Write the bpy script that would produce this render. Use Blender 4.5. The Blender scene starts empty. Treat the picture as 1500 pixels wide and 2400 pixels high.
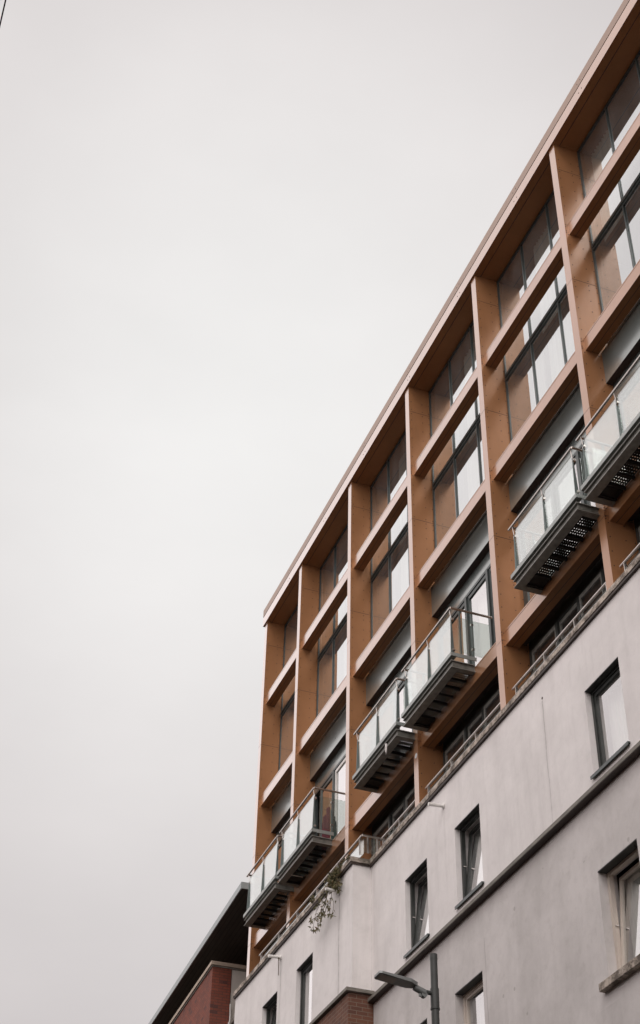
import bpy, bmesh, math, random
from mathutils import Vector, Matrix
random.seed(7)
R = math.radians
SC = bpy.context.scene

# ------------------------------------------------------------------ camera
YAW, PITCH, ROLL, FPX = R(-70.4468), R(39.9375), R(1.49998), 3424.13
fw = Vector((math.sin(YAW)*math.cos(PITCH), math.cos(YAW)*math.cos(PITCH), math.sin(PITCH)))
rt = Vector((math.cos(YAW), -math.sin(YAW), 0)); up = rt.cross(fw)
r2 = rt*math.cos(ROLL) + up*math.sin(ROLL); u2 = -rt*math.sin(ROLL) + up*math.cos(ROLL)
cam = bpy.data.cameras.new('camera')
cam.sensor_fit = 'VERTICAL'; cam.sensor_height = 36; cam.sensor_width = 22.5
cam.lens = FPX*36/2400; cam.clip_end = 3000; cam.clip_start = .05
camo = bpy.data.objects.new('camera', cam); SC.collection.objects.link(camo)
camo.matrix_world = Matrix(((r2.x, u2.x, -fw.x, 0), (r2.y, u2.y, -fw.y, 0), (r2.z, u2.z, -fw.z, 1.6), (0, 0, 0, 1)))
SC.camera = camo

# ------------------------------------------------------------------ sky + sun
SC.view_settings.view_transform = 'Standard'; SC.view_settings.look = 'None'
SC.view_settings.exposure = 0; SC.view_settings.gamma = 1
SUN_EL, SUN_AZ = R(50), R(125)      # azimuth from +Y towards +X
w = bpy.data.worlds.new('World'); SC.world = w; w.use_nodes = True
nt = w.node_tree; nt.nodes.clear()
def N(t, **k):
    n = nt.nodes.new(t)
    for a, b in k.items(): setattr(n, a, b)
    return n
def M(op, a, b=None, c=None, clamp=False):
    n = N('ShaderNodeMath', operation=op); n.use_clamp = clamp
    for i, v in enumerate((a, b, c)):
        if v is None: continue
        if isinstance(v, (int, float)): n.inputs[i].default_value = v
        else: nt.links.new(v, n.inputs[i])
    return n.outputs[0]
tc = N('ShaderNodeTexCoord')
def dirdot(d):
    n = N('ShaderNodeVectorMath', operation='DOT_PRODUCT')
    nt.links.new(tc.outputs['Generated'], n.inputs[0]); n.inputs[1].default_value = d
    return n.outputs['Value']
def pix(px, py):
    return (fw + r2*((px-750)/FPX) - u2*((py-1200)/FPX)).normalized()
glow = M('POWER', M('MAXIMUM', dirdot(pix(600, 980)), 0.0), 15.0)       # brightest patch of the cloud deck
def step(v, a, b):
    n = N('ShaderNodeMapRange'); n.interpolation_type = 'SMOOTHSTEP'
    n.inputs[1].default_value = a; n.inputs[2].default_value = b; nt.links.new(v, n.inputs[0]); return n.outputs[0]
south = M('ADD', M('MULTIPLY', step(dirdot((0, -1, 0)), -.02, .4), .72), M('MULTIPLY', step(dirdot((1, 0, 0)), -.15, .8), .5))
lowdark = M('SUBTRACT', 1.0, M('MAXIMUM', dirdot((0, 0, 1)), 0.0))
lowdark = M('POWER', lowdark, 2.0)
noi = N('ShaderNodeTexNoise'); noi.inputs['Scale'].default_value = 3.6; noi.inputs['Detail'].default_value = 5
noi.inputs['Roughness'].default_value = .5
mp = N('ShaderNodeMapping'); mp.inputs['Scale'].default_value = (1, 1, 2.2)
nt.links.new(tc.outputs['Generated'], mp.inputs[0]); nt.links.new(mp.outputs[0], noi.inputs['Vector'])
cl = M('MULTIPLY', M('SUBTRACT', noi.outputs[0], .5), .17)
lum = M('ADD', .50, M('MULTIPLY', glow, .36))
lum = M('ADD', lum, M('MULTIPLY', south, 1.0))
lum = M('ADD', lum, cl)
lum = M('SUBTRACT', lum, M('MULTIPLY', lowdark, .02))
ramp = N('ShaderNodeMix', data_type='RGBA')
nt.links.new(glow, ramp.inputs['Factor'])
ramp.inputs['A'].default_value = (1.083, .995, .985, 1); ramp.inputs['B'].default_value = (1.02, 1.005, .99, 1)
sk = N('ShaderNodeTexSky', sky_type='NISHITA'); sk.sun_disc = False
sk.sun_elevation = SUN_EL; sk.sun_rotation = SUN_AZ
def scl(col, val):
    n = N('ShaderNodeVectorMath', operation='SCALE'); nt.links.new(col, n.inputs[0])
    if isinstance(val, (int, float)): n.inputs['Scale'].default_value = val
    else: nt.links.new(val, n.inputs['Scale'])
    return n.outputs[0]
ad = N('ShaderNodeVectorMath', operation='ADD')
nt.links.new(scl(ramp.outputs['Result'], lum), ad.inputs[0])
nt.links.new(scl(sk.outputs[0], .004), ad.inputs[1])                    # a trace of clear sky through the cloud
bg = N('ShaderNodeBackground'); nt.links.new(ad.outputs[0], bg.inputs[0]); bg.inputs[1].default_value = 1.0
wo = N('ShaderNodeOutputWorld'); nt.links.new(bg.outputs[0], wo.inputs[0])

sun = bpy.data.lights.new('sun', 'SUN'); sun.energy = .7; sun.angle = R(25); sun.color = (1, .965, .93)
suno = bpy.data.objects.new('sun', sun); SC.collection.objects.link(suno)
sd = Vector((math.sin(SUN_AZ)*math.cos(SUN_EL), math.cos(SUN_AZ)*math.cos(SUN_EL), math.sin(SUN_EL)))
suno.rotation_euler = sd.to_track_quat('Z', 'Y').to_euler(); suno.location = (0, 0, 60)

# ------------------------------------------------------------------ materials
class Mat:
    def __init__(s, name):
        s.m = bpy.data.materials.new(name); s.m.use_nodes = True
        s.t = s.m.node_tree; s.b = s.t.nodes['Principled BSDF']; s.o = s.t.nodes['Material Output']
        s.co = None
    def n(s, t, **k):
        x = s.t.nodes.new(t)
        for a, b in k.items(): setattr(x, a, b)
        return x
    def l(s, a, b): s.t.links.new(a, b)
    def obj(s):
        if not s.co: s.co = s.n('ShaderNodeTexCoord').outputs['Object']
        return s.co
    def mth(s, op, a, b=None, c=None, clamp=False):
        x = s.n('ShaderNodeMath', operation=op); x.use_clamp = clamp
        for i, v in enumerate((a, b, c)):
            if v is None: continue
            if isinstance(v, (int, float)): x.inputs[i].default_value = v
            else: s.l(v, x.inputs[i])
        return x.outputs[0]
    def noise(s, scale, detail=4, rough=.55, stretch=(1, 1, 1)):
        mp = s.n('ShaderNodeMapping'); mp.inputs['Scale'].default_value = stretch; s.l(s.obj(), mp.inputs[0])
        x = s.n('ShaderNodeTexNoise'); x.inputs['Scale'].default_value = scale
        x.inputs['Detail'].default_value = detail; x.inputs['Roughness'].default_value = rough
        s.l(mp.outputs[0], x.inputs['Vector']); return x.outputs[0]
    def ramp(s, f, a, b, lo=.3, hi=.7):
        x = s.n('ShaderNodeMapRange'); x.inputs[1].default_value = lo; x.inputs[2].default_value = hi
        s.l(f, x.inputs[0]); return s.mix(x.outputs[0], a, b)
    def mix(s, f, a, b):
        x = s.n('ShaderNodeMix', data_type='RGBA')
        if isinstance(f, (int, float)): x.inputs['Factor'].default_value = f
        else: s.l(f, x.inputs['Factor'])
        for k, v in (('A', a), ('B', b)):
            if isinstance(v, tuple): x.inputs[k].default_value = (*v[:3], 1)
            else: s.l(v, x.inputs[k])
        return x.outputs['Result']
    def col(s, c):
        if isinstance(c, tuple): s.b.inputs['Base Color'].default_value = (*c, 1)
        else: s.l(c, s.b.inputs['Base Color'])
    def set(s, **k):
        for a, v in k.items():
            i = s.b.inputs[a.replace('_', ' ')]
            if isinstance(v, (int, float)): i.default_value = v
            else: s.l(v, i)
    def bump(s, h, strength=.3, dist=.01):
        x = s.n('ShaderNodeBump'); x.inputs['Strength'].default_value = strength; x.inputs['Distance'].default_value = dist
        s.l(h, x.inputs['Height']); s.l(x.outputs[0], s.b.inputs['Normal'])

def simple(name, a, b, rough=.5, metal=0, scale=6, stretch=(1, 1, 1), bump=0, ior=1.5, lo=.3, hi=.7):
    m = Mat(name); n = m.noise(scale, stretch=stretch); m.col(m.ramp(n, a, b, lo, hi))
    m.set(Roughness=m.mth('MULTIPLY_ADD', n, .16, rough-.08), Metallic=metal, IOR=ior)
    if bump: m.bump(m.noise(scale*6), bump, .004)
    return m.m

def sheen(m, k, rough, p=4.0, colr=(1, 1, 1)):
    # lacquer: reflectance climbs steeply towards grazing angles
    gl = m.n('ShaderNodeBsdfGlossy'); gl.inputs['Roughness'].default_value = rough; gl.inputs[0].default_value = (*colr, 1)
    lw = m.n('ShaderNodeLayerWeight'); lw.inputs[0].default_value = .5
    f = m.mth('MULTIPLY', m.mth('POWER', lw.outputs['Facing'], p), k, clamp=True)
    mx = m.n('ShaderNodeMixShader'); m.l(f, mx.inputs[0]); m.l(m.b.outputs[0], mx.inputs[1]); m.l(gl.outputs[0], mx.inputs[2])
    m.l(mx.outputs[0], m.o.inputs[0])
def bronze_mat():
    m = Mat('bronze_panel')
    c = m.ramp(m.noise(.9, 5, .6), (.33, .156, .070), (.395, .188, .086))
    s = m.noise(7, 4, .6, (1, 1, .16))
    c = m.mix(m.mth('MULTIPLY', m.mth('SUBTRACT', s, .5, clamp=True), .9), c, (.25, .135, .075))
    m.col(c)
    m.set(Roughness=m.mth('MULTIPLY_ADD', s, .16, .30), Metallic=.22, IOR=1.45, Specular_IOR_Level=.18); sheen(m, 3.4, .22, 6.0, (1, .98, .98))
    m.bump(m.noise(1.6, 2), .05, .02)
    return m.m
BRONZE = bronze_mat()
FASCIA = simple('weathered_fascia', (.30, .20, .145), (.36, .245, .18), .38, .2, 3, (.3, 1, 1))
DARKLINE = simple('dark_joint_shade', (.035, .025, .02), (.06, .04, .03), .6)  # joints, and shade painted on some undersides
FRAME = simple('green_grey_frame', (.045, .056, .054), (.07, .083, .08), .35, .3, 3)
FRAMED = simple('dark_frame', (.03, .033, .03), (.05, .054, .05), .4, .2, 3)
def grey_mat():
    m = Mat('grey_metal_panel'); n = m.noise(2, 3, .5, (1, 1, .4))
    m.col(m.ramp(n, (.10, .122, .115), (.135, .158, .15))); m.set(Roughness=.42, Metallic=.15); sheen(m, .85, .17, 2.6, (.93, .97, .95)); return m.m
GREY = grey_mat()
GALV = simple('galvanised_steel', (.10, .098, .085), (.20, .195, .175), .5, .35, 9, (1, 1, 2), .1)
GALVB = simple('galvanised_flange', (.17, .165, .15), (.30, .295, .27), .5, .35, 9, (1, 1, 2), .1)
GALVL = simple('painted_steel_edge', (.24, .26, .245), (.33, .35, .335), .4, .4, 5)
JOIST = simple('weathered_joist', (.015, .014, .012), (.03, .027, .024), .7, .2, 9)
STEEL = simple('brushed_rail', (.50, .46, .43), (.62, .58, .55), .3, .95, 8, (1, 1, 1))
FIN = simple('painted_fin', (.10, .125, .12), (.14, .165, .158), .4, .3, 4)
WHITEP = simple('white_pvc', (.68, .66, .62), (.78, .76, .73), .35, 0, 5)
CREAM = simple('cream_frame', (.56, .49, .43), (.64, .57, .50), .45, 0, 4)
CURT = simple('curtain_cloth', (.55, .53, .50), (.70, .68, .65), .9, 0, 14, (1, 1, .05))
CURTG = simple('greenish_curtain', (.36, .38, .30), (.48, .50, .42), .9, 0, 14, (1, 1, .05))
BLIND = simple('pale_blind', (.60, .585, .57), (.66, .65, .63), .9, 0, 30, (.05, 1, 1))
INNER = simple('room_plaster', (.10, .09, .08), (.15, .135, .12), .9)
LAMPM = simple('lamp_post_paint', (.042, .046, .043), (.062, .066, .062), .45, .1, 5)
LAMPH = simple('lamp_head_grey', (.17, .18, .175), (.22, .23, .225), .4, .3, 5)
LENS = simple('lamp_lens', (.30, .28, .25), (.36, .34, .30), .2, 0, 5)
RED = simple('dark_red_cloth', (.085, .012, .02), (.15, .025, .035), .85, 0, 12, (1, 1, .3))
GREENC = simple('dark_green_cloth', (.03, .05, .045), (.06, .09, .08), .85, 0, 12, (1, 1, .3))
RAG = simple('white_cloth', (.6, .57, .54), (.75, .72, .7), .9, 0, 20)
STICK = simple('round_sticker', (.6, .62, .63), (.7, .72, .73), .4, 0, 40)
TWIG = simple('twig', (.05, .035, .02), (.09, .065, .04), .8, 0, 20)
LEAF = simple('leaf', (.07, .072, .03), (.20, .18, .085), .55, 0, 9)
LEAFD = simple('dry_leaf', (.14, .10, .045), (.24, .18, .09), .7, 0, 9)
CABLE = simple('black_cable', (.01, .01, .01), (.02, .018, .016), .5)
CABLEG = simple('grey_cable', (.42, .42, .40), (.5, .5, .48), .6)
METALED = simple('zinc_edge', (.26, .29, .29), (.34, .37, .37), .45, .4, 4, (.2, 1, 1))
LEADED = simple('brown_grey_cap', (.13, .12, .10), (.24, .22, .19), .7, .1, 5, (1, 1, 3), .2)

def plaster(name, a, b, pits=False):
    m = Mat(name)
    c = m.ramp(m.noise(.8, 8, .68), a, b, .38, .62)
    st = m.noise(2.2, 5, .65, (1.3, 1.3, .13))                       # rain streaks
    c = m.mix(m.mth('MULTIPLY', m.mth('SUBTRACT', st, .5, clamp=True), .85), c, (.37, .345, .325))
    gr = m.noise(5.5, 6, .7)
    c = m.mix(m.mth('MULTIPLY', m.mth('SUBTRACT', gr, .50, clamp=True), 1.1 if pits else .5), c, (.33, .30, .28))
    sx = m.n('ShaderNodeSeparateXYZ'); m.l(m.obj(), sx.inputs[0])
    X, Z = sx.outputs[0], sx.outputs[2]
    def streak(c, x0, z1, z0, wd, amt, colr=(.16, .14, .125)):
        wob = m.mth('MULTIPLY', m.mth('SUBTRACT', m.noise(1.3, 3), .5), .10)
        d = m.mth('ABSOLUTE', m.mth('SUBTRACT', m.mth('ADD', X, wob), x0))
        f = m.mth('SUBTRACT', 1.0, m.mth('DIVIDE', d, wd), clamp=True)
        zt = m.mth('DIVIDE', m.mth('SUBTRACT', Z, z0), z1-z0, clamp=True)
        g = m.mth('MULTIPLY', m.mth('LESS_THAN', Z, z1), m.mth('POWER', zt, .6))
        f = m.mth('MULTIPLY', m.mth('MULTIPLY', f, g), m.mth('MULTIPLY_ADD', m.noise(6, 4, .7), 1.4, -.1, clamp=True))
        return m.mix(m.mth('MULTIPLY', f, amt), c, colr)
    if not pits:
        for a_ in STREAKS: c = streak(c, *a_)
    else:
        for a_ in STREAKS_LOW: c = streak(c, *a_)
        v = m.n('ShaderNodeTexVoronoi'); v.inputs['Scale'].default_value = 2.3; m.l(m.obj(), v.inputs['Vector'])
        vr = m.noise(3, 3, .6)
        pit = m.mth('MULTIPLY', m.mth('LESS_THAN', v.outputs['Distance'], .075), m.mth('GREATER_THAN', vr, .53))
        c = m.mix(m.mth('MULTIPLY', pit, .35), c, (.2, .18, .16))
    m.col(c); m.set(Roughness=.9)
    m.bump(m.mth('ADD', m.mth('MULTIPLY', m.noise(30, 4, .6), .35), m.noise(2.5, 4, .6)), .30 if pits else .18, .012)
    return m.m
BX, BY = -20.0, 10.0                                                 # origin of the big building
# streaks: x relative to the building origin, top z, bottom z, half width, amount
STREAKS = [(-17.36-BX, 14.30, 11.6, .022, .8), (-17.36-BX, 14.3, 11.6, .10, .25), (-21.16-BX, 14.3, 12.5, .06, .22),
           (-28.80-BX, 14.42, 11.9, .035, .75), (-28.78-BX, 14.42, 11.9, .14, .22), (-25.32-BX, 14.45, 11.0, .03, 1.0), (-25.32-BX, 14.5, 11.0, .16, .35),
           (-24.45-BX, 14.7, 11.0, .10, .12), (-19.0-BX, 14.7, 13.1, .3, .12), (-14.2-BX, 14.7, 12.6, .25, .12), (-23.6-BX, 14.7, 13, .2, .12),
           (-30.8-BX, 14.7, 13, .2, .15), (-26.2-BX, 14.7, 13.0, .25, .12)]
STREAKS_LOW = [(-19.86-BX, 11.35, 3.0, .02, .6), (-22.9-BX, 11.7, 9.5, .22, .25), (-18.6-BX, 11.6, 9.9, .2, .18), (-16.3-BX, 9.0, 6, .5, .25), (-21.6-BX, 11.8, 10.2, .2, .2)]
PLASTER = plaster('pinkish_render', (.69, .66, .642), (.79, .757, .738))
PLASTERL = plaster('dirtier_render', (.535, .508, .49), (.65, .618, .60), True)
CREAMW = plaster('cream_render', (.50, .46, .41), (.58, .535, .485))

def coping_mat():
    m = Mat('stained_coping')
    n = m.noise(2.6, 6, .75, (1.6, 1, 2)); n2 = m.noise(9, 5, .7)
    c = m.ramp(n, (.13, .105, .085), (.52, .45, .38), .42, .56)
    c = m.mix(m.mth('MULTIPLY', m.mth('SUBTRACT', n2, .48, clamp=True), 3.0, clamp=True), c, (.09, .075, .055))
    m.col(c); m.set(Roughness=.85); m.bump(n2, .4, .01); return m.m
COPING = coping_mat()

def brick_mat(name, c1, c2, mort):
    m = Mat(name)
    sx = m.n('ShaderNodeSeparateXYZ'); m.l(m.obj(), sx.inputs[0])
    cb = m.n('ShaderNodeCombineXYZ'); m.l(m.mth('ADD', sx.outputs[0], sx.outputs[1]), cb.inputs[0]); m.l(sx.outputs[2], cb.inputs[1])
    b = m.n('ShaderNodeTexBrick'); m.l(cb.outputs[0], b.inputs['Vector'])
    b.inputs['Scale'].default_value = 1; b.inputs['Brick Width'].default_value = .225; b.inputs['Row Height'].default_value = .075
    b.inputs['Mortar Size'].default_value = .006; b.inputs['Mortar Smooth'].default_value = .2; b.inputs['Bias'].default_value = -.2
    b.inputs['Color1'].default_value = (*c1, 1); b.inputs['Color2'].default_value = (*c2, 1); b.inputs['Mortar'].default_value = (*mort, 1)
    c = m.mix(m.mth('MULTIPLY', m.mth('SUBTRACT', m.noise(1.2, 5), .45, clamp=True), 1.2), b.outputs[0], (.07, .035, .03))
    # odd dark bricks
    v = m.n('ShaderNodeTexWhiteNoise', noise_dimensions='2D')
    fx = m.mth('FLOOR', m.mth('DIVIDE', m.mth('ADD', sx.outputs[0], sx.outputs[1]), .225)); fz = m.mth('FLOOR', m.mth('DIVIDE', sx.outputs[2], .075))
    cv = m.n('ShaderNodeCombineXYZ'); m.l(fx, cv.inputs[0]); m.l(fz, cv.inputs[1]); m.l(cv.outputs[0], v.inputs[0])
    c = m.mix(m.mth('MULTIPLY', m.mth('GREATER_THAN', v.outputs[0], .93), .55), c, (.04, .028, .028))
    m.col(c); m.set(Roughness=.88)
    m.bump(m.mth('SUBTRACT', m.mth('MULTIPLY', m.noise(40), .4), b.outputs['Fac']), .5, .008)
    return m.m
BRICKR = brick_mat('red_brick', (.235, .062, .036), (.165, .045, .028), (.075, .045, .033))
BRICKB = brick_mat('brown_brick', (.165, .07, .042), (.105, .045, .03), (.21, .15, .11))

def soffit_mat():
    m = Mat('dark_boarded_soffit')
    sx = m.n('ShaderNodeSeparateXYZ'); m.l(m.obj(), sx.inputs[0])
    fr = m.mth('FRACT', m.mth('DIVIDE', sx.outputs[1], .12))
    ln = m.mth('LESS_THAN', fr, .12)
    c = m.ramp(m.noise(2, 4, .5, (.3, 4, 1)), (.045, .036, .030), (.065, .052, .044))
    m.col(m.mix(ln, c, (.012, .01, .009))); m.set(Roughness=.7); return m.m
SOFFIT = soffit_mat()

def glass_mat(name, tint, k, p, wav=.0, dirt_haze=.0, rcol=(1, 1, 1)):
    m = Mat(name); t = m.t; t.nodes.remove(m.b)
    tr = m.n('ShaderNodeBsdfTransparent'); tr.inputs[0].default_value = (*tint, 1)
    gl = m.n('ShaderNodeBsdfGlossy'); gl.inputs['Roughness'].default_value = .015; gl.inputs[0].default_value = (*rcol, 1)
    if wav:
        bp = m.n('ShaderNodeBump'); bp.inputs['Strength'].default_value = wav; bp.inputs['Distance'].default_value = .01
        m.l(m.noise(1.1, 1, .4), bp.inputs['Height']); m.l(bp.outputs[0], gl.inputs['Normal'])
    lw = m.n('ShaderNodeLayerWeight'); lw.inputs[0].default_value = .5
    f = m.mth('MULTIPLY', m.mth('POWER', lw.outputs['Facing'], p), k, clamp=True)
    f = m.mth('MAXIMUM', f, .06)
    mx = m.n('ShaderNodeMixShader'); m.l(f, mx.inputs[0]); m.l(tr.outputs[0], mx.inputs[1]); m.l(gl.outputs[0], mx.inputs[2])
    out = mx.outputs[0]
    if dirt_haze:
        df = m.n('ShaderNodeBsdfDiffuse'); df.inputs[0].default_value = (.6, .58, .56, 1)  # grey veil: dirt film, also standing in for room light behind the panes
        m2 = m.n('ShaderNodeMixShader'); m.l(m.mth('MULTIPLY', m.noise(3, 4, .6, (1, 1, .3)), dirt_haze), m2.inputs[0])
        m.l(out, m2.inputs[1]); m.l(df.outputs[0], m2.inputs[2]); out = m2.outputs[0]
    m.l(out, m.o.inputs[0]); return m.m
GLASS = glass_mat('coated_window_glass', (.62, .66, .64), 1.38, 2.0, .03, .15, (.94, .985, .99))
GLASSW = glass_mat('plain_window_glass', (.80, .84, .82), 1.5, 2.0, .03, .08)
GLASSB = glass_mat('balcony_glass', (.84, .88, .86), 1.15, 2.1, 0, .08, (.895, .935, .935))

def grating_mat():
    m = Mat('perforated_deck')
    sx = m.n('ShaderNodeSeparateXYZ'); m.l(m.obj(), sx.inputs[0])
    def cell(v, p): return m.mth('SUBTRACT', m.mth('FRACT', m.mth('DIVIDE', v, p)), .5)
    a, b = cell(sx.outputs[0], .062), cell(sx.outputs[1], .042)
    d = m.mth('ADD', m.mth('MULTIPLY', a, a), m.mth('MULTIPLY', b, b))
    hole = m.mth('LESS_THAN', d, .026)
    m.col((.028, .026, .023)); m.set(Roughness=.9, Metallic=0, Specular_IOR_Level=.1)
    tr = m.n('ShaderNodeBsdfTransparent'); mx = m.n('ShaderNodeMixShader')
    m.l(hole, mx.inputs[0]); m.l(m.b.outputs[0], mx.inputs[1]); m.l(tr.outputs[0], mx.inputs[2]); m.l(mx.outputs[0], m.o.inputs[0])
    return m.m
GRATE = grating_mat()
ASPHALT = simple('asphalt', (.02, .02, .02), (.03, .03, .029), .85, 0, 3, bump=.3)
PAVING = simple('paving', (.03, .029, .027), (.045, .043, .04), .85, 0, 2, bump=.2)
LINE = simple('road_paint', (.6, .6, .58), (.75, .75, .73), .7, 0, 6)

# ------------------------------------------------------------------ mesh helpers
class G:
    def __init__(s): s.v = []; s.f = []; s.m = []
    def face(s, pts, mi=0):
        b = len(s.v); s.v += [tuple(p) for p in pts]; s.f.append(tuple(range(b, b+len(pts)))); s.m.append(mi); return s
    def box(s, x0, x1, y0, y1, z0, z1, mi=0):
        b = len(s.v)
        s.v += [(x0, y0, z0), (x1, y0, z0), (x1, y1, z0), (x0, y1, z0), (x0, y0, z1), (x1, y0, z1), (x1, y1, z1), (x0, y1, z1)]
        for q in ((0, 3, 2, 1), (4, 5, 6, 7), (0, 1, 5, 4), (1, 2, 6, 5), (2, 3, 7, 6), (3, 0, 4, 7)):
            s.f.append(tuple(b+i for i in q)); s.m.append(mi)
        return s
    def tube(s, p0, p1, r0, r1=None, n=10, mi=0, cap=True):
        r1 = r0 if r1 is None else r1
        p0, p1 = Vector(p0), Vector(p1); d = (p1-p0).normalized()
        a = d.orthogonal().normalized(); c = d.cross(a); b = len(s.v)
        for p, r in ((p0, r0), (p1, r1)):
            for i in range(n):
                t = 2*math.pi*i/n; s.v.append(tuple(p + (a*math.cos(t)+c*math.sin(t))*r))
        for i in range(n):
            j = (i+1) % n; s.f.append((b+i, b+j, b+n+j, b+n+i)); s.m.append(mi)
        if cap:
            s.f.append(tuple(b+i for i in reversed(range(n)))); s.m.append(mi)
            s.f.append(tuple(b+n+i for i in range(n))); s.m.append(mi)
        return s
    def path(s, pts, r, n=8, mi=0):
        for a, b in zip(pts, pts[1:]): s.tube(a, b, r, n=n, mi=mi)
        return s
    def prism(s, poly, axis, a, b, mi=0):
        # poly of 2D points extruded along axis from a to b
        def P(q, t):
            if axis == 0: return (t, q[0], q[1])
            if axis == 1: return (q[0], t, q[1])
            return (q[0], q[1], t)
        k = len(poly); o = len(s.v)
        s.v += [P(q, a) for q in poly] + [P(q, b) for q in poly]
        for i in range(k):
            j = (i+1) % k; s.f.append((o+i, o+j, o+k+j, o+k+i)); s.m.append(mi)
        s.f.append(tuple(o+i for i in reversed(range(k)))); s.m.append(mi)
        s.f.append(tuple(o+k+i for i in range(k))); s.m.append(mi)
        return s

ORG = {}
def thing(name, label, cat, loc=(0, 0, 0), rot=0, group=None):
    o = bpy.data.objects.new(name, None); SC.collection.objects.link(o); o.empty_display_size = .3
    o.location = loc; o.rotation_euler = (0, 0, rot)
    o['label'] = label; o['category'] = cat
    if group: o['group'] = group
    ORG[o] = Vector(loc) if rot == 0 else Vector((0, 0, 0))
    return o
def mesh(name, g, mats, org=Vector((0, 0, 0)), smooth=False, bevel=0):
    me = bpy.data.meshes.new(name)
    me.from_pydata([tuple(Vector(v)-org) for v in g.v], [], g.f)
    mats = mats if isinstance(mats, (list, tuple)) else [mats]
    for x in mats: me.materials.append(x)
    for p, mi in zip(me.polygons, g.m): p.material_index = mi; p.use_smooth = smooth
    bm = bmesh.new(); bm.from_mesh(me); bmesh.ops.recalc_face_normals(bm, faces=bm.faces[:]); bm.to_mesh(me); bm.free()
    o = bpy.data.objects.new(name, me); SC.collection.objects.link(o)
    if bevel:
        b = o.modifiers.new('bevel', 'BEVEL'); b.width = bevel; b.segments = 2; b.limit_method = 'ANGLE'
    return o
def part(name, g, mats, parent, smooth=False, bevel=0, label=None, at=None):
    """world-coordinate geometry becomes a child; 'at' gives the part its own origin"""
    po = ORG[parent]; org = Vector(at) if at else po
    o = mesh(name, g, mats, org, smooth, bevel)
    o.parent = parent; o.location = org-po; ORG[o] = org
    if label: o['label'] = label
    return o
def solo(name, g, mats, label, cat, org=None, smooth=False, group=None):
    org = Vector(org) if org else Vector((0, 0, 0))
    o = mesh(name, g, mats, org, smooth); o.location = org; o['label'] = label; o['category'] = cat
    if group: o['group'] = group
    return o
def struct(name, g, mats):
    o = mesh(name, g, mats); o['kind'] = 'structure'; return o

# ------------------------------------------------------------------ ground
struct('ground', G().face([(-800, -800, 0), (800, -800, 0), (800, 800, 0), (-800, 800, 0)]), PAVING)
struct('road', G().face([(-120, -3.0, .004), (120, -3.0, .004), (120, 5.6, .004), (-120, 5.6, .004)]), ASPHALT)
g = G()
for i in range(-20, 20): g.face([(i*6, 1.25, .008), (i*6+3, 1.25, .008), (i*6+3, 1.35, .008), (i*6, 1.35, .008)])
struct('road_marking', g, LINE)
struct('pavement', G().box(-120, 120, 5.6, 9.45, -.1, .13), PAVING)

# unseen row added behind the camera to cut ground light and low sky
OP = thing('added_opposite_building', 'unseen plain brick street front added across the road to block light', 'building', (-20, -9, 0))
g = G(); g.box(-95, 50, -21, -9, 0, 15); part('wall', g, BRICKB, OP)
part('roof_coping', G().box(-95.1, 50.1, -21.1, -8.9, 15.002, 15.2), LEADED, OP)
OG = simple('opposite_glass', (.02, .025, .03), (.04, .045, .05), .05)
first = None
for zz in (2.0, 5.2, 8.4, 11.4):
    for k in range(-13, 4):
        if first is None:
            g = G(); g.box(0, 1.2, -8.998, -8.94, 0, .08).box(0, 1.2, -8.998, -8.94, 1.52, 1.6).box(0, .08, -8.998, -8.94, .08, 1.52).box(1.12, 1.2, -8.998, -8.94, .08, 1.52)
            first = part('window', g, WHITEP, OP, at=(0, -9, 0)); part('pane', G().box(.08, 1.12, -8.99, -8.97, .08, 1.52), OG, first)
            q_ = first
        else:
            q_ = first.copy(); SC.collection.objects.link(q_); d_ = first.children[0].copy(); SC.collection.objects.link(d_); d_.parent = q_
        q_.location = Vector((k*5.0+20, 0, zz))


# ================================================================== the long apartment building
B = thing('apartment_building', 'long pinkish rendered apartment block with brown metal framed glazed upper storeys and glass balconies', 'building', (BX, BY, 0))
CX = [-32.568, -29.70, -26.057, -22.413, -18.770, -15.127, -11.484, -7.841]
CW = .20; XE = -4.2; ZC = 14.76
YF = 10.0; YG = 10.51          # column fronts, glazing line
ZS = 25.83                     # roof soffit
# roof slab with two-tier fascia and soffit seam
g = G()
g.box(-32.66, XE, 9.96, 10.56, ZS, 26.13)
g.box(-32.66, XE, 9.975, 10.5, 26.13, 26.15, 1)
g.box(-32.66, XE, 9.955, 12.5, 26.15, 26.39, 2)
g.box(-32.6, XE, 12.5, 22, 26.15, 26.33)
g.box(-32.60, XE, 10.125, 10.137, ZS-.003, ZS+.01, 1)
x = -30.47
while x < XE:
    for dx in (-.06, .06):
        for zz in (26.25, 25.97): g.tube((x+dx, 9.953 if zz > 26.1 else 9.957, zz), (x+dx, 9.97, zz), .014, n=6, mi=1)
    x += 2.79
part('roof', g, [BRONZE, DARKLINE, FASCIA], B)
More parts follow.
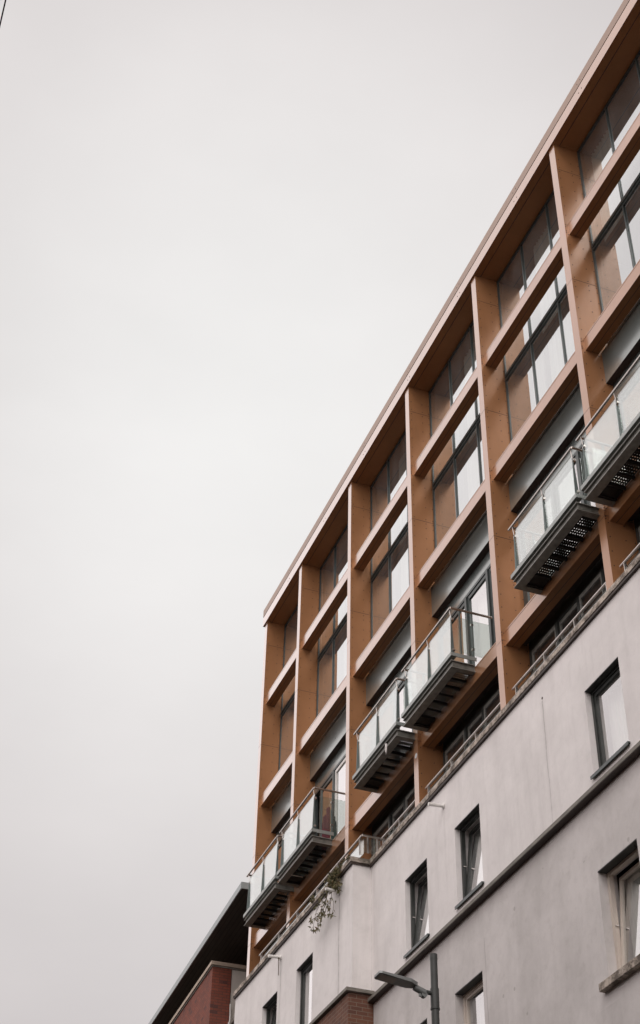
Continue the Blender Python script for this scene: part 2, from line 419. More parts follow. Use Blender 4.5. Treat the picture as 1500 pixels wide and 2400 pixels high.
# columns
def rivets(g, x, z0, z1):
    zs = []
    for base, st, lim in ((25.345, 0, 0), (25.10, 0, 0), (24.97, 0, 0)): zs.append(base)
    z = 24.766
    while z > 22.0: zs.append(z); z -= .283
    zs += [21.88, 21.76]
    z = 21.63
    while z > 18.8: zs.append(z); z -= .283
    zs += [18.66, 18.54]
    z = 18.40
    while z > 15.0: zs.append(z); z -= .283
    for z in zs:
        if z0 < z < z1:
            for y in (10.056, 10.333, 10.495):
                g.tube((x-.002, y, z), (x+.004, y, z), .011, n=6, mi=1, cap=True)
for i, cx in enumerate(CX):
    g = G(); g.box(cx, cx+CW, YF, 10.56, ZC+.002 if cx > -24.8 else 13.9, ZS)
    rivets(g, cx+CW, 14.6, ZS-.1)
    for z in (25.035, 21.82, 18.60, 16.27):
        g.box(cx+CW-.004, cx+CW+.002, YF+.003, 10.51, z-.004, z+.004, 1)
    for z in (20.99 if i == 2 else 21.82, 18.6, 16.25): g.box(cx+.002, cx+CW-.002, YF-.001, YF+.004, z-.003, z+.003, 1)
    col = part('column', g, [BRONZE, DARKLINE], B)
    if i == 3:
        s = G(); s.tube((cx+.105, YF-.003, 15.99), (cx+.105, YF+.001, 15.99), .052, n=20)
        part('sticker', s, STICK, col)
# beams between the columns
BZ = (23.09, 19.99, 16.17)
ends = CX+[XE]
for i in range(len(CX)):
    x0, x1 = CX[i]+CW, ends[i+1]
    for k, zb in enumerate(BZ):
        g = G(); g.box(x0, x1, 10.08, 10.335, zb, zb+.262)
        g.box(x0, x1, 10.09, 10.33, zb+.262, zb+.272, 1)
        g.box(x0, x1, 10.078, 10.335, zb+.272, zb+.30)
        g.box(x0, x1, 10.20, 10.208, zb-.002, zb+.01, 1)
        for y in (10.02,):
            for dz in (.03, .08, .20, .26): g.tube((x0-.001, y, zb+dz), (x0+.005, y, zb+dz), .011, n=6, mi=1)
        if k == 2: g.box(x0, x1, 10.335, 10.50, zb+.12, zb+.25, 1)
        part('beam', g, [BRONZE, DARKLINE], B)
# glazed curtain wall, one window per bay
rnd = random.Random(3)
for i in range(len(CX)):
    x0, x1 = CX[i]+CW, ends[i+1]
    n = 3 if x1-x0 > 3 else 2
    zs0, zs1 = 20.345, ZS
    g = G()
    g.box(x0, x0+.05, YG+.004, 10.58, zs0, zs1); g.box(x1-.05, x1, YG+.004, 10.58, zs0, zs1)
    g.box(x0+.05, x1-.05, YG+.004, 10.58, zs1-.08, zs1); g.box(x0+.05, x1-.05, YG+.004, 10.58, zs0, zs0+.1)
    g.box(x0+.05, x1-.05, YG-.002, 10.56, 22.76, 22.83); g.box(x0+.05, x1-.05, YG-.02, 10.56, 22.83, 22.90)
    ws = (x1-x0)/n
    for k in range(1, n): g.box(x0+k*ws-.016, x0+k*ws+.016, YG-.008, 10.57, zs0+.1, zs1-.08)
    win = part('window', g, FRAME, B)
    for k in range(n):
        a, b = x0+k*ws+(.05 if k == 0 else .024), x0+(k+1)*ws-(.05 if k == n-1 else .024)
        for z0, z1 in ((22.90, zs1-.08), (zs0+.1, 22.76)):
            t = rnd.uniform(-.0012, .0012)
            part('pane', G().face([(a, 10.53+t, z0), (b, 10.53-t, z0), (b, 10.53-t, z1), (a, 10.53+t, z1)]), GLASS, win)
            # net curtains: wavy sheets drawn to the sides
            if rnd.random() < .65:
                wd = rnd.uniform(.3, .95)*(b-a); st = a if rnd.random() < .5 else b-wd
                c = G(); q = 26
                for j in range(q):
                    u0, u1 = st+wd*j/q, st+wd*(j+1)/q
                    y0, y1 = 10.80+.03*math.sin(j*1.9), 10.80+.03*math.sin((j+1)*1.9)
                    c.face([(u0, y0, z0-.1), (u1, y1, z0-.1), (u1, y1, z1), (u0, y0, z1)])
                part('curtain', c, CURT, win)
# grey metal boxes under the second beam and the balcony doors
for i in range(len(CX)):
    x0, x1 = CX[i]+CW, ends[i+1]
    g = G(); g.box(x0+.002, x1-.002, 10.395, 10.49, 19.302, 20.05); g.box(x0+.002, x1-.002, 10.49, 10.60, 19.36, 20.34)
    g.box(x0+.003, x1-.003, 10.397, 10.60, 19.296, 19.302, 2); g.box(x0+.25, x1-.02, 10.36, 10.394, 20.015, 20.045, 1)  # near-black sheet paints the shade on the panel underside
    cxm = (x0+x1)/2
    for dz in (.22, .34): g.tube((cxm, 10.392, 19.3+dz), (cxm, 10.40, 19.3+dz), .012, n=6, mi=2)
    part('spandrel_panel', g, [GREY, STEEL, DARKLINE], B)
    # door set: head panel, fixed light, sliding leaves
    zh = 18.86
    g = G()
    g.box(x0, x1, 10.53, 10.60, zh+.06, 19.36, 1)
    g.box(x0, x1, 10.50, 10.60, zh, zh+.06)
    g.box(x0, x0+.07, 10.51, 10.60, 16.45, zh); g.box(x1-.07, x1, 10.51, 10.60, 16.45, zh)
    g.box(x0+.07, x1-.07, 10.51, 10.60, 16.45, 16.60)
    xs = [x0+.07]
    for fr in ((.40, .68) if i else (.5,)): xs.append(x0+fr*(x1-x0))
    xs.append(x1-.07)
    for xm in xs[1:-1]: g.box(xm-.04, xm+.04, 10.48, 10.60, 16.60, zh)
    d = part('balcony_door', g, [FRAME, GREY], B)
    for k in range(len(xs)-1):
        a, b = xs[k]+(.04 if k else 0), xs[k+1]-(.04 if k < len(xs)-2 else 0)
        if i == 1 and k == 0: # this leaf stands open a little
            a += .35
        leaf = G()
        for q in ((a, a+.07, 16.60, zh-.01), (b-.07, b, 16.60, zh-.01), (a+.07, b-.07, 16.60, 16.68), (a+.07, b-.07, zh-.09, zh-.01)):
            leaf.box(q[0], q[1], 10.515, 10.56, q[2], q[3])
        lf = part('door_leaf', leaf, WHITEP if (i == 1 and k) else FRAME, d)
        part('door_pane', G().face([(a+.07, 10.54, 16.68), (b-.07, 10.54, 16.68), (b-.07, 10.54, zh-.09), (a+.07, 10.54, zh-.09)]), GLASSW, d)
        c = G(); q = 22; wd = (b-a)*(.95 if k else .55)
        for j in range(q):
            u0, u1 = a+wd*j/q, a+wd*(j+1)/q
            y0, y1 = 10.75+.03*math.sin(j*2.1+i), 10.75+.03*math.sin((j+1)*2.1+i)
            c.face([(u0, y0, 16.6), (u1, y1, 16.6), (u1, y1, zh), (u0, y0, zh)])
        part('door_curtain', c, CURTG if (i == 3 and k == 0) else CURT, d)
# terrace glazing behind the parapet
for i in range(len(CX)):
    x0, x1 = CX[i]+CW, ends[i+1]
    g = G()
    g.box(x0, x1, 10.53, 10.58, 16.08, 16.45); g.box(x0, x1, 10.53, 10.58, 13.9, 14.02)
    xs = [x0, x0+.08, x0+.30*(x1-x0), x0+.52*(x1-x0), x0+.76*(x1-x0), x1]
    for k, xm in enumerate(xs[1:-1]): g.box(xm-.035, xm+.035, 10.50, 10.58, 14.02, 16.08)
    t = part('terrace_door', g, FRAMED, B)
    for k in range(1, len(xs)-1):
        a, b = xs[k]+.035, xs[k+1]-(.035 if k < len(xs)-2 else 0)
        lf = G(); y = 10.51 if k % 2 else 10.545
        for q in ((a, a+.05, 14.02, 16.08), (b-.05, b, 14.02, 16.08), (a+.05, b-.05, 16.0, 16.08), (a+.05, b-.05, 14.02, 14.1)): lf.box(q[0], q[1], y, y+.03, q[2], q[3])
        part('terrace_leaf', lf, GALVB, t)
        part('terrace_pane', G().face([(a+.05, y+.015, 14.1), (b-.05, y+.015, 14.1), (b-.05, y+.015, 16.0), (a+.05, y+.015, 16.0)]), GLASSW, t)
    c = G(); q = 24; wd = .9
    for j in range(q):
        u0, u1 = xs[1]+wd*j/q, xs[1]+wd*(j+1)/q
        c.face([(u0, 10.8+.03*math.sin(j*2.1), 14), (u1, 10.8+.03*math.sin((j+1)*2.1), 14), (u1, 10.8+.03*math.sin((j+1)*2.1), 16.1), (u0, 10.8+.03*math.sin(j*2.1), 16.1)])
    part('curtain', c, CURTG, t)
# rooms behind the glass: slabs, party walls and back walls
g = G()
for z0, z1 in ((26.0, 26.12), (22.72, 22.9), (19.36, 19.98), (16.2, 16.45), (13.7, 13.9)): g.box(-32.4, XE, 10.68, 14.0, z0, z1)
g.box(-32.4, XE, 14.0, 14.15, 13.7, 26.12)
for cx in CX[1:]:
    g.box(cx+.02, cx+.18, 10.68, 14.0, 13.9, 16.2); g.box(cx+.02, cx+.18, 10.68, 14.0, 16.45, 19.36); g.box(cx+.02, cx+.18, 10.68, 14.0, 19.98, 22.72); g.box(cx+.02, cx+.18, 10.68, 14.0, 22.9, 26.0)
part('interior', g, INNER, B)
part('end_wall', G().box(-32.53, -32.40, 10.56, 22, 13.9, 26.14).box(-32.40, XE, 21.85, 22, 0, 26.14).box(XE, XE+.15, 10.0, 22, 0, 26.14), BRONZE, B)
# terrace floor
part('terrace_floor', G().box(-32.04, -24.62, 9.92, 10.66, 13.75, 13.9).box(-24.618, XE, 10.2, 10.66, 13.75, 13.9), ASPHALT, B)

# ------------------------------------------------------------------ rendered lower walls
def wall(g, x0, x1, z0, z1, y, ops, depth):
    xs = sorted({x0, x1}|{v for o in ops for v in o[:2]}); zs = sorted({z0, z1}|{v for o in ops for v in o[2:4]})
    for a, b in zip(xs, xs[1:]):
        for c, d in zip(zs, zs[1:]):
            mx, mz = (a+b)/2, (c+d)/2
            if any(o[0] < mx < o[1] and o[2] < mz < o[3] for o in ops): continue
            g.face([(a, y, c), (b, y, c), (b, y, d), (a, y, d)])
    for o in ops:
        a, b, c, d = o[:4]
        g.face([(a, y, c), (a, y+depth, c), (a, y+depth, d), (a, y, d)])
        g.face([(b, y, c), (b, y+depth, c), (b, y+depth, d), (b, y, d)])
        g.face([(a, y, c), (b, y, c), (b, y+depth, c), (a, y+depth, c)])
        g.face([(a, y, d), (b, y, d), (b, y+depth, d), (a, y+depth, d)])
ZC = 14.76
UP = [(-22.95, -21.95), (-20.76, -19.77), (-16.08, -15.07), (-13.9, -12.9)]
upo = [(a, b, 12.27, 13.705) for a, b in UP]
LO = [(-23.15, -22.13), (-21.01, -19.98), (-16.27, -15.2), (-13.8, -12.75)]
loo = [(a, b, 9.30, 10.865) for a, b in LO]
g = G(); wall(g, -24.60, XE, 11.96, ZC, 10.0, upo, .30); part('rendered_wall', g, PLASTER, B, label='smooth pinkish upper stretch of rendered wall')
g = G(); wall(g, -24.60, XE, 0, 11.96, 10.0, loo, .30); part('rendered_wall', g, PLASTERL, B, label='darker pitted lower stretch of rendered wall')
LF = [(-29.98, -28.98), (-27.77, -26.79)]
lfo = [(a, b, 12.20, 13.785) for a, b in LF]
g = G(); wall(g, -32.05, -24.60, 12.10, ZC, 9.61, lfo, .30)
g.face([(-24.60, 9.61, 12.0), (-24.60, 9.999, 12.0), (-24.60, 9.999, ZC), (-24.60, 9.61, ZC)])
g.face([(-32.05, 9.61, 0), (-32.05, 10.75, 0), (-32.05, 10.75, ZC), (-32.05, 9.61, ZC)])
g.face([(-32.05, 9.9, 13.9), (-24.60, 9.9, 13.9), (-24.60, 9.9, ZC), (-32.05, 9.9, ZC)])
part('rendered_wall', g, PLASTER, B, label='projecting bay of pinkish rendered wall')
# coping, in lengths with joints
g = G()
def cop(g, x0, x1, y0, y1):
    x = x0
    while x < x1-.01:
        e = min(x+1.2, x1); j = random.uniform(-.003, .003)
        g.box(x+.003, e-.003, y0+j, y1, ZC, ZC+.10); e2 = e; x = e
cop(g, -32.09, -24.56, 9.55, 9.90); g.box(-24.56, -24.555, 9.56, 9.90, ZC, ZC+.1)
cop(g, -24.555, XE, 9.945, 10.19)
g.box(-24.80, -24.553, 9.90, 10.19, ZC, ZC+.10)
cp_ = part('coping', g, COPING, B, bevel=.006)
g = G(); g.box(-32.075, -24.575, 9.565, 9.609, ZC-.045, ZC-.001).box(-24.598, -24.575, 9.609, 9.96, ZC-.045, ZC-.001).box(-24.575, XE, 9.955, 9.998, ZC-.045, ZC-.001)
part('drip_strip', g, DARKLINE, cp_)
SC_ = part('string_course', G().box(-24.59, -21.9, 9.885, 10.0, 11.955, 12.02).box(-21.897, -18.6, 9.885, 10.0, 11.95, 12.015).box(-18.597, -15.0, 9.885, 10.0, 11.95, 12.015).box(-14.997, XE, 9.885, 10.0, 11.95, 12.015), DARKLINE, B)  # near-black body puts the shade of the underside into the colour
part('drip_edge', G().box(-24.59, XE, 9.880, 9.884, 11.962, 12.02).box(-24.59, XE, 9.884, 10.0, 12.021, 12.028), LEADED, SC_)
# hole in the render
part('wall_hole', G().tube((-17.345, 9.996, 14.34), (-17.345, 10.0, 14.34), .022, n=9), DARKLINE, B)
# brick bay below the projecting render
g = G(); g.box(-32.05, -24.50, 9.50, 9.999, 0, 12.10)
bb = part('brick_bay', g, BRICKB, B)
part('cap', G().box(-32.05, -24.43, 9.435, 9.609, 12.102, 12.17).box(-24.598, -24.43, 9.609, 9.998, 12.102, 12.17), LEADED, bb, bevel=.006)

# small windows in the render
def small_window(x0, x1, z0, z1, y, frame, rev, tilt=0, sill='metal', curtain=0.0, lint=True, blind=None):
    g = G(); f = .055; yy = y+rev
    g.box(x0, x0+f, yy, yy+.07, z0, z1); g.box(x1-f, x1, yy, yy+.07, z0, z1)
    g.box(x0+f, x1-f, yy, yy+.07, z1-f, z1); g.box(x0+f, x1-f, yy, yy+.07, z0, z0+f)
    wn = part('window', g, frame, B)
    s = G(); a, b, c, d = x0+f+.004, x1-f-.004, z0+f+.004, z1-f-.004; h = .05
    def tp(x, yq, z):
        ang = R(tilt); dz = z-c; return (x, yy+.02+yq*math.cos(ang)+dz*math.sin(ang), c+dz*math.cos(ang)-yq*math.sin(ang))
    def tb(gx, xa, xb, ya, yb, za, zb):
        n0 = len(gx.v); gx.box(xa, xb, ya, yb, za, zb)
        gx.v[n0:] = [tp(*v) for v in gx.v[n0:]]
    tb(s, a, a+h, 0, .05, c, d); tb(s, b-h, b, 0, .05, c, d); tb(s, a+h, b-h, 0, .05, c, c+h); tb(s, a+h, b-h, 0, .05, d-h, d)
    part('sash', s, frame, wn)
    part('pane', G().face([tp(a+h, .025, c+h), tp(b-h, .025, c+h), tp(b-h, .025, d-h), tp(a+h, .025, d-h)]), GLASSW, wn)
    if tilt: part('window_stay', G().box(x0+f+.004, x0+f+.018, yy+.01, yy+.06, (z0+z1)/2-.01, (z0+z1)/2+.004), STEEL, wn)
    if lint: part('window_head', G().box(x0+.001, x1-.001, y+.002, yy, z1-.012, z1-.002), FRAMED, wn)
    if sill == 'metal':
        part('sill', G().box(x0-.03, x1+.03, y-.045, yy+.0, z0-.035, z0-.008).box(x0-.03, x1+.03, y-.045, y-.035, z0-.06, z0-.035), FRAME, wn)
    elif sill == 'stone':
        part('sill', G().box(x0-.14, x1+.14, y-.09, yy, z0-.11, z0-.001), COPING, wn, bevel=.006)
    cy = y+rev+.28
    if curtain:
        c_ = G(); q = 20; wd = curtain*(x1-x0)
        for j in range(q):
            u0, u1 = x0+wd*j/q, x0+wd*(j+1)/q
            y0, y1 = cy+.025*math.sin(j*2), cy+.025*math.sin((j+1)*2)
            c_.face([(u0, y0, z0), (u1, y1, z0), (u1, y1, z1), (u0, y0, z1)])
        part('curtain', c_, CURT, wn)
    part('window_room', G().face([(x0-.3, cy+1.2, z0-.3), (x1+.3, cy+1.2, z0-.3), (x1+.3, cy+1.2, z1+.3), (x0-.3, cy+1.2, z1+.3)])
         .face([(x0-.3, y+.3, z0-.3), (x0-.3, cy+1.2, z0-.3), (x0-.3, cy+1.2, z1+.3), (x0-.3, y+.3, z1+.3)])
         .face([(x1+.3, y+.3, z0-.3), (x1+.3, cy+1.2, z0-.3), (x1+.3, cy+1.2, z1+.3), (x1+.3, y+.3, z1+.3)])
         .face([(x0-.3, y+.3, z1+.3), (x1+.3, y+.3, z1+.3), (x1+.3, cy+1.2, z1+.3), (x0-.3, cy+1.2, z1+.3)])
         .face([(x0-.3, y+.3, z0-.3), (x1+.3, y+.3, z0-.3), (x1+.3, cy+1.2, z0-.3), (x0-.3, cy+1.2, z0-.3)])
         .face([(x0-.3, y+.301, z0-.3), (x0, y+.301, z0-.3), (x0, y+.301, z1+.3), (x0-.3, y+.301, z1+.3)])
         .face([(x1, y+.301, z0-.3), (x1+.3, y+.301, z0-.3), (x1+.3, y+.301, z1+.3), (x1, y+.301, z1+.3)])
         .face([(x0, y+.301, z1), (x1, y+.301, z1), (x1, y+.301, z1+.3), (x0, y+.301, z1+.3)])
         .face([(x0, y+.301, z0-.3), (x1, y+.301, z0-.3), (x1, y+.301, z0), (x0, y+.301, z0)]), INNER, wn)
for k, (a, b) in enumerate(UP):
    small_window(a, b, 12.27, 13.705, 10.0, FRAMED, .10, 5.5 if k in (0, 1) else 0, 'metal', .55 if k < 2 else .9)
for k, (a, b) in enumerate(LF):
    small_window(a, b, 12.20, 13.785, 9.61, FRAMED, .10, 4 if k == 0 else 0, 'metal', .45 if k == 0 else .95)
for k, (a, b) in enumerate(LO):
    small_window(a, b, 9.30, 10.865, 10.0, CREAM, .14, 5.5 if k == 2 else 0, 'stone' if k >= 1 else 'metal', .6)

# drain spouts
for x, y, z, yt, zt in ((-21.16, 10.0, 14.34, 9.70, 14.32), (-28.82, 9.61, 14.46, 9.325, 14.45), (-25.30, 9.61, 14.43, 9.31, 14.45)):
    g = G().tube((x, y+.02, z), (x, yt, zt), .033, n=14).tube((x, y-.004, z), (x, y-.022, z), .05, n=14)
    part('drain_spout', g, WHITEP, B, smooth=False)

# parapet railings
def railing(x0, x1, y, z, close=None):
    g = G(); pts = [(x0, y, z), (x1, y, z)]
    if close: pts.append(close)
    g.path(pts, .024, 12)
    for p in pts: g.tube((p[0]-.001, p[1], p[2]), (p[0]+.001, p[1], p[2]), .024, n=12)
    r = part('parapet_rail', g, STEEL, B)
    n = max(2, int(round((x1-x0)/1.15))+1)
    for k in range(n):
        xx = x0+.12+(x1-x0-.24)*k/(n-1); part('stanchion', G().box(xx-.006, xx+.006, y-.02, y+.03, ZC+.10, z-.02), STEEL, r)
    if close:
        for t in (.3, .8): part('stanchion', G().box(x1-.006, x1+.006, y+(close[1]-y)*t-.015, y+(close[1]-y)*t+.015, ZC+.1, z-.02), STEEL, r)
    q = G().box(x0+.05, x1-.02, y+.035, y+.045, ZC+.09, z-.045)
    if close: q.box(x1-.02, x1-.01, y+.05, close[1]-.02, ZC+.11, z-.045)
    part('glass_strip', q, GLASSB, r)
railing(-30.62, -24.32, 9.70, 15.226, (-24.32, 10.10, 15.226))
for i in range(2, len(CX)):
    railing(-24.32 if i == 2 else CX[i]+CW+.10, ends[i+1]-.01, 10.10, 15.205)

# ------------------------------------------------------------------ balconies (all share one build, copied along the front)
def make_balcony(X0, W=2.22):
    x0, x1 = X0, X0+W
    g = G()
    # lower channel frame: thin flanges with recessed web
    for zz in ((16.355, 16.368), (16.492, 16.505)):
        g.box(x0, x1, 9.60, 9.755, *zz, 1)
        g.box(x0, x0+.12, 9.755, 10.08, *zz, 1); g.box(x1-.12, x1, 9.755, 10.08, *zz, 1)
    g.box(x0+.03, x1-.03, 9.64, 9.655, 16.368, 16.492); g.box(x0+.03, x0+.045, 9.655, 10.08, 16.368, 16.492); g.box(x1-.045, x1-.03, 9.655, 10.08, 16.368, 16.492)
    # spacers and upper edge band
    for xx in (x0+.05, x1-.08, (x0+x1)/2): g.box(xx, xx+.03, 9.63, 9.68, 16.505, 16.575)
    g.box(x0-.05, x1+.03, 9.585, 9.60, 16.575, 16.655, 2); g.box(x0-.05, x1+.03, 9.60, 9.70, 16.575, 16.587, 2)
    g.box(x0-.05, x0-.035, 9.60, 10.10, 16.575, 16.655, 2); g.box(x1+.015, x1+.03, 9.60, 10.10, 16.575, 16.655, 2)
    # bolts
    for k in range(5): g.tube((x0+.3+k*.4, 9.636, 16.43), (x0+.3+k*.4, 9.645, 16.43), .012, n=6, mi=2)
    n = 8
    for k in range(n):
        xx = x0+.14+(W-.28)*k/(n-1); g.box(xx-.022, xx+.022, 9.755, 10.08, 16.375, 16.425, 3)
    g.box(x0+.12, x0+.36, 9.755, 10.08, 16.40, 16.42, 3)
    b = part('balcony', g, [GALV, GALVB, GALVL, JOIST], B, at=(X0, 9.6, 16.36))
    part('deck', G().face([(x0+.05, 9.70, 16.43), (x1-.05, 9.70, 16.43), (x1-.05, 10.079, 16.43), (x0+.05, 10.079, 16.43)]), GRATE, b, at=(X0, 9.6, 16.36))
    AT = (X0, 9.6, 16.36)
    g = G(); z = 17.665
    g.path([(x0+.02, 10.48, z), (x0+.02, 9.63, z), (x1, 9.63, z), (x1, 10.48, z)], .023, 12)
    g.tube((x0-.06, 9.63, z), (x0+.02, 9.63, z), .023, n=12)
    part('handrail', g, STEEL, b, at=AT)
    def fin(xx):
        f = G()
        f.prism([(9.625, 16.66), (9.700, 16.66), (9.672, 17.30), (9.658, 17.48), (9.648, 17.48)], 0, xx-.006, xx+.006)
        part('post', f, FIN, b, at=AT)
        f = G(); f.tube((xx, 9.655, 17.47), (xx, 9.632, 17.65), .007, n=8)
        part('rail_bracket', f, STEEL, b, at=AT)
    for xx in (x0+.06, x0+1.13, x1-.05): fin(xx)
    for yy in (9.80, 10.05): part('post', G().box(x1-.012, x1, yy, yy+.03, 16.60, 17.645), FIN, b, at=AT)
    f = G().box(x0+.01, x0+.022, 10.03, 10.075, 16.60, 17.645)
    part('post', f, FIN, b, at=AT)
    for a, c in ((x0+.08, x0+1.11), (x0+1.15, x1-.07)):
        part('glass_panel', G().box(a, c, 9.668, 9.678, 16.70, 17.585), GLASSB, b, at=AT)
    part('glass_panel', G().box(x1-.03, x1-.02, 9.78, 10.42, 16.72, 17.50), GLASSB, b, at=AT)
    part('glass_panel', G().box(x0+.03, x0+.04, 9.78, 10.42, 16.72, 17.50), GLASSB, b, at=AT)
    f = G()
    for xx in (x0+.06, x0+1.13, x1-.05):
        for zz in (17.44, 16.76): part('glass_clamp', G().box(xx-.03, xx+.03, 9.655, 9.70, zz-.02, zz+.02), STEEL, b, at=AT)
    for zz in (17.40, 16.85): part('glass_clamp', G().box(x1-.045, x1, 10.04, 10.09, zz-.02, zz+.02), STEEL, b, at=AT)
    return b
BAL = [-31.68, -29.24, -24.54, -21.99, -17.26, -14.80]
b0 = make_balcony(BAL[0])
for X in BAL[1:]:
    c = b0.copy(); SC.collection.objects.link(c); c.parent = B; c.location = b0.location + Vector((X-BAL[0], 0, 0))
    for ch in b0.children:
        d = ch.copy(); SC.collection.objects.link(d); d.parent = c

# ================================================================== brick building further along the street
LA = R(-2.2)
L = thing('brick_building', 'red brick building with a dark oversailing roof beyond the left end of the apartment block', 'building', (-32.68, 9.8, 0), LA)
g = G(); g.box(-24, 0, 0, 7, 17.80, 17.95); rf = part('roof', g, SOFFIT, L)
part('roof_edge', G().box(-24, .01, -.03, -.002, 17.79, 17.965).box(.002, .02, -.002, 7, 17.79, 17.965), METALED, rf)
part('brick_wall', G().box(-24, -3.61, .26, .78, 0, 17.22), BRICKR, L)
g = G().box(-24, -3.62, .80, 7, 0, 17.215); g.box(-24, -.3, 5.0, 6.9, 17.22, 17.79, 1)
part('rendered_wall', g, [CREAMW, FRAMED], L, label='cream rendered return wall')
part('coping', G().box(-24, -3.55, .20, 2.6, 17.26, 17.36).box(-24, -3.585, .235, 2.6, 17.22, 17.259, 1), [simple('sandy_coping', (.40, .32, .25), (.50, .41, .33), .8, 0, 4, (1, 1, 1), .2), LEADED], L)
part('drainpipe', G().tube((-3.56, .80, 0), (-3.56, .80, 16.0), .02, n=8).tube((-3.56, .80, 16.0), (-3.53, .78, 16.25), .02, n=8).box(-3.6, -3.5, .76, .86, 15.70, 15.78), WHITEP, L)
part('link_wall', G().box(-3.60, .55, .80+.05, 3, 0, 15.66), CREAMW, L, label='low pale rendered link wall')
part('link_coping', G().box(-3.60, .55, .78, 3, 15.665, 15.76), LEADED, L)

# ================================================================== street lamp
LX, LY = -15.255, 7.0
S = thing('street_lamp', 'dark grey street lamp with flat lantern on a short arm before the pale wall', 'street lamp', (LX, LY, .13))
g = G(); g.tube((LX, LY, .13), (LX, LY, 1.6), .085, n=24).tube((LX, LY, 1.6), (LX, LY, 1.7), .085, .05, n=24).tube((LX, LY, 1.7), (LX, LY, 8.11), .047, n=24)
part('pole', g, LAMPM, S, smooth=False)
g = G(); g.tube((LX, LY, 8.10), (LX, LY, 8.345), .052, n=24).tube((LX, LY, 8.345), (LX, LY, 8.76), .044, n=24).tube((LX, LY, 8.70), (LX, LY, 8.765), .046, n=24).tube((LX, LY, 8.095), (LX, LY, 8.115), .056, n=24)
part('pole_top', g, LAMPM, S)
g = G(); g.tube((LX, LY-.03, 8.285), (LX, LY-.15, 8.29), .026, n=16)
part('arm', g, LAMPM, S)
g = G(); g.tube((LX, LY-.125, 8.275), (LX, LY-.26, 8.325), .042, .04, n=16); g.tube((LX-.03, LY-.14, 8.25), (LX+.03, LY-.14, 8.25), .035, n=12)
g.box(LX-.015, LX+.015, LY-.2, LY-.13, 8.225, 8.26)
part('knuckle', g, LAMPH, S)
# lantern head: flat tapered box tilted up towards the street
def hp(x, t, h):  # t along the head, h across thickness
    y0, z0, y1, z1 = LY-.235, 8.335, LY-.72, 8.395
    d = Vector((0, y1-y0, z1-z0)).normalized(); nn = Vector((0, -d.z, d.y)); nn = nn if nn.z > 0 else -nn
    return Vector((LX+x, y0, z0)) + d*t + nn*h
g = G(); Lh = .50
outl = [(-.045, 0), (-.10, .10), (-.105, Lh-.03), (-.085, Lh), (.085, Lh), (.105, Lh-.03), (.10, .10), (.045, 0)]
bot = [hp(x, t, -.008) for x, t in outl]; top = [hp(x*.9, t, .038 if t < .35 else .022) for x, t in outl]
o = len(g.v); g.v += [tuple(v) for v in bot+top]; k = len(outl)
for i in range(k): j = (i+1) % k; g.f.append((o+i, o+j, o+k+j, o+k+i)); g.m.append(0)
g.f.append(tuple(range(o, o+k))); g.m.append(0); g.f.append(tuple(range(o+k, o+2*k))); g.m.append(0)
part('lantern', g, LAMPH, S)
g = G(); g.face([hp(-.075, .27, -.012), hp(.075, .27, -.012), hp(.075, .47, -.012), hp(-.075, .47, -.012)])
part('lens', g, LENS, S)

# ================================================================== overhead cables
def cable(y, z, r, mat, lab, sag=.5):
    g = G(); pts = []
    for i in range(81):
        x = -60+i; t = (x+60)/80; pts.append((x, y, z+sag*((2*t-1)**2-.36)))
    g.path(pts, r, 6); solo('overhead_cable', g, mat, lab, 'cable', (0, y, z))
cable(-.235, 9.0, .0045, CABLE, 'thin black overhead cable crossing the top left corner of the sky', .0)

# ================================================================== small things
def cloth(name, x0, x1, ztl, ztr, zb, y, mat, label):
    g = G(); q = 14
    for j in range(q):
        def P(t, top):
            x = x0+(x1-x0)*t; yy = y+.03*math.sin(t*13)+(.02 if not top else 0)
            return (x, yy, (ztl+(ztr-ztl)*t) if top else zb)
        a, b = j/q, (j+1)/q
        g.face([P(a, 0), P(b, 0), P(b, 1), P(a, 1)])
        g.face([tuple(Vector(v)+Vector((0, .02, 0))) for v in (P(a, 0), P(b, 0), P(b, 1), P(a, 1))])
    return solo(name, g, mat, label, 'cloth', ((x0+x1)/2, y, zb))
cloth('hanging_cloth', -28.05, -27.62, 17.42, 17.62, 16.60, 10.2, RED, 'dark red cloth hanging behind the end glass of the second balcony from the left')
cloth('hanging_cloth', -27.60, -27.30, 17.55, 17.10, 16.60, 10.24, GREENC, 'dark green cloth hanging right beside the dark red one')
g = G()
for k in range(6):
    a = k*1.05; g.tube((-22.80+.02*math.cos(a), 9.59+.01*math.sin(a), 16.42), (-22.80+.035*math.cos(a+.5), 9.585+.015*math.sin(a), 16.27-.03*(k % 3)), .012, .005, n=6)
g.tube((-22.82, 9.595, 16.43), (-22.78, 9.59, 16.40), .022, n=8)
solo('tied_rag', g, RAG, 'small white rag tied to the steel edge of the third balcony from the left', 'rag', (-22.8, 9.59, 16.4))
solo('dry_twig', G().path([(-28.80, 9.55, 14.42), (-28.795, 9.55, 14.30), (-28.81, 9.56, 14.18), (-28.80, 9.56, 14.05)], .008, 6).tube((-28.80, 9.55, 14.43), (-28.76, 9.55, 14.36), .02, .006, n=6), TWIG,
     'dry twig dangling from the white drain spout near the left end of the wall', 'twig', (-28.8, 9.55, 14.3))
solo('loose_rod', G().tube((-28.66, 9.72, 16.335), (-28.66, 10.0, 16.335), .012, n=8), CREAM, 'pale loose rod lying under the second balcony from the left', 'rod', (-28.66, 9.85, 16.33))

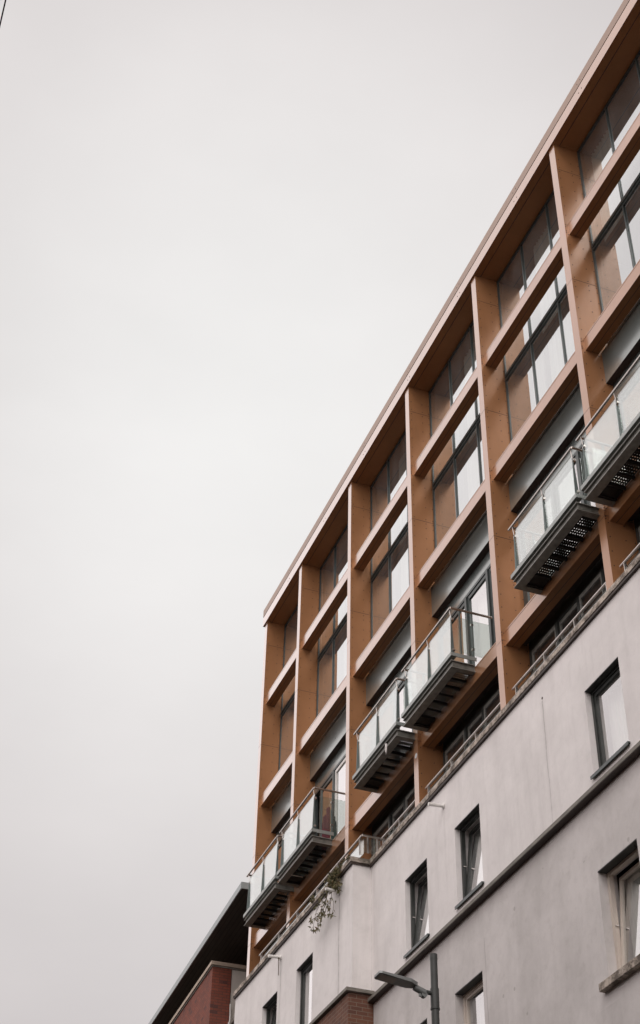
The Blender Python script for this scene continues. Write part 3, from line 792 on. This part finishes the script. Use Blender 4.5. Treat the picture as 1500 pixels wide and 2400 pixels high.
# ================================================================== plant hanging over the coping
PL = thing('hanging_plant', 'straggly brown green plant growing out of the coping and hanging down the wall', 'plant', (-25.3, 9.5, 14.5))
rp = random.Random(11)
stems = G(); leaves = G()
def leaf(p, d, ln, wd, mi):
    d = d.normalized(); s_ = d.cross(Vector((rp.uniform(-1, 1), rp.uniform(-1, 1), rp.uniform(-1, 1)))).normalized()
    nn = d.cross(s_); a = p; m_ = p+d*ln*.45+nn*ln*.08; e = p+d*ln+nn*ln*-.1
    leaves.face([a, m_+s_*wd, e], mi); leaves.face([a, e, m_-s_*wd], mi)
def whorl(p, n=7, ln=.105):
    for _ in range(n):
        d = Vector((rp.gauss(0, .55), rp.gauss(-.25, .4), rp.gauss(-.55, .5)))
        leaf(p, d, ln*rp.uniform(.7, 1.25), .015*rp.uniform(.8, 1.3), 0 if rp.random() < .7 else 1)
def stem(pts, r=.006, every=.09, ln=.085, n=5):
    P = [Vector(p) for p in pts]
    for a, b in zip(P, P[1:]):
        stems.tube(a, b, r, n=5)
        k = max(1, int((b-a).length/every))
        for j in range(k): whorl(a.lerp(b, (j+rp.random())/k)+Vector((rp.gauss(0, .02), rp.gauss(0, .02), rp.gauss(0, .02))), rp.randint(2, n), ln)
    whorl(P[-1], n+3, ln*1.1)
root = (-25.25, 9.55, 14.86)
for _ in range(26):   # dense tuft on and under the coping
    e = (-25.28+rp.gauss(0, .12), 9.48+rp.uniform(-.06, .05), 14.62+rp.gauss(0, .14))
    stem([(-25.3+rp.gauss(0, .14), 9.58, 14.88), (-25.28+rp.gauss(0, .1), 9.50, 14.80), e], .005, .045, .07, 6)
for k in range(26): whorl(Vector((-25.25+rp.uniform(-.75, .65), 9.53+rp.uniform(-.02, .04), 14.87+rp.uniform(-.01, .07))), 5, .055)
stem([root, (-25.22, 9.47, 14.6), (-25.10, 9.47, 14.38), (-25.0, 9.48, 14.30)])
stem([root, (-25.35, 9.46, 14.55), (-25.35, 9.45, 14.30), (-25.42, 9.45, 14.12), (-25.45, 9.46, 14.02)])
stem([root, (-25.5, 9.46, 14.6), (-25.62, 9.45, 14.42), (-25.75, 9.44, 14.24), (-25.83, 9.44, 14.10)])
stem([root, (-25.6, 9.46, 14.68), (-25.9, 9.45, 14.58), (-26.05, 9.44, 14.44)])
stem([(-25.62, 9.45, 14.42), (-25.9, 9.44, 14.28), (-26.05, 9.43, 14.05), (-26.05, 9.44, 13.97)])
stem([(-25.75, 9.44, 14.24), (-26.1, 9.44, 14.22), (-26.28, 9.43, 14.26), (-26.42, 9.43, 14.28)])
stem([(-25.9, 9.44, 14.28), (-25.85, 9.43, 14.1), (-25.88, 9.43, 14.0)])
stem([(-25.35, 9.45, 14.3), (-25.6, 9.44, 14.2), (-25.66, 9.43, 14.08)])
stem([(-25.9, 9.45, 14.58), (-26.15, 9.44, 14.40), (-26.3, 9.43, 14.12), (-26.28, 9.43, 14.02)], .004, .12)
stem([(-25.35, 9.45, 14.3), (-25.2, 9.45, 14.16), (-25.22, 9.45, 14.0), (-25.3, 9.45, 13.93)], .004, .12)
stem([(-25.22, 9.47, 14.6), (-24.98, 9.46, 14.52), (-24.86, 9.47, 14.40)], .004, .1)
for k in range(10): whorl(Vector((-26.62+rp.uniform(-.12, .12), 9.52, 14.87+rp.uniform(-.08, .06))), 5, .06)
part('stem', stems, TWIG, PL); part('foliage', leaves, [LEAF, LEAFD], PL)
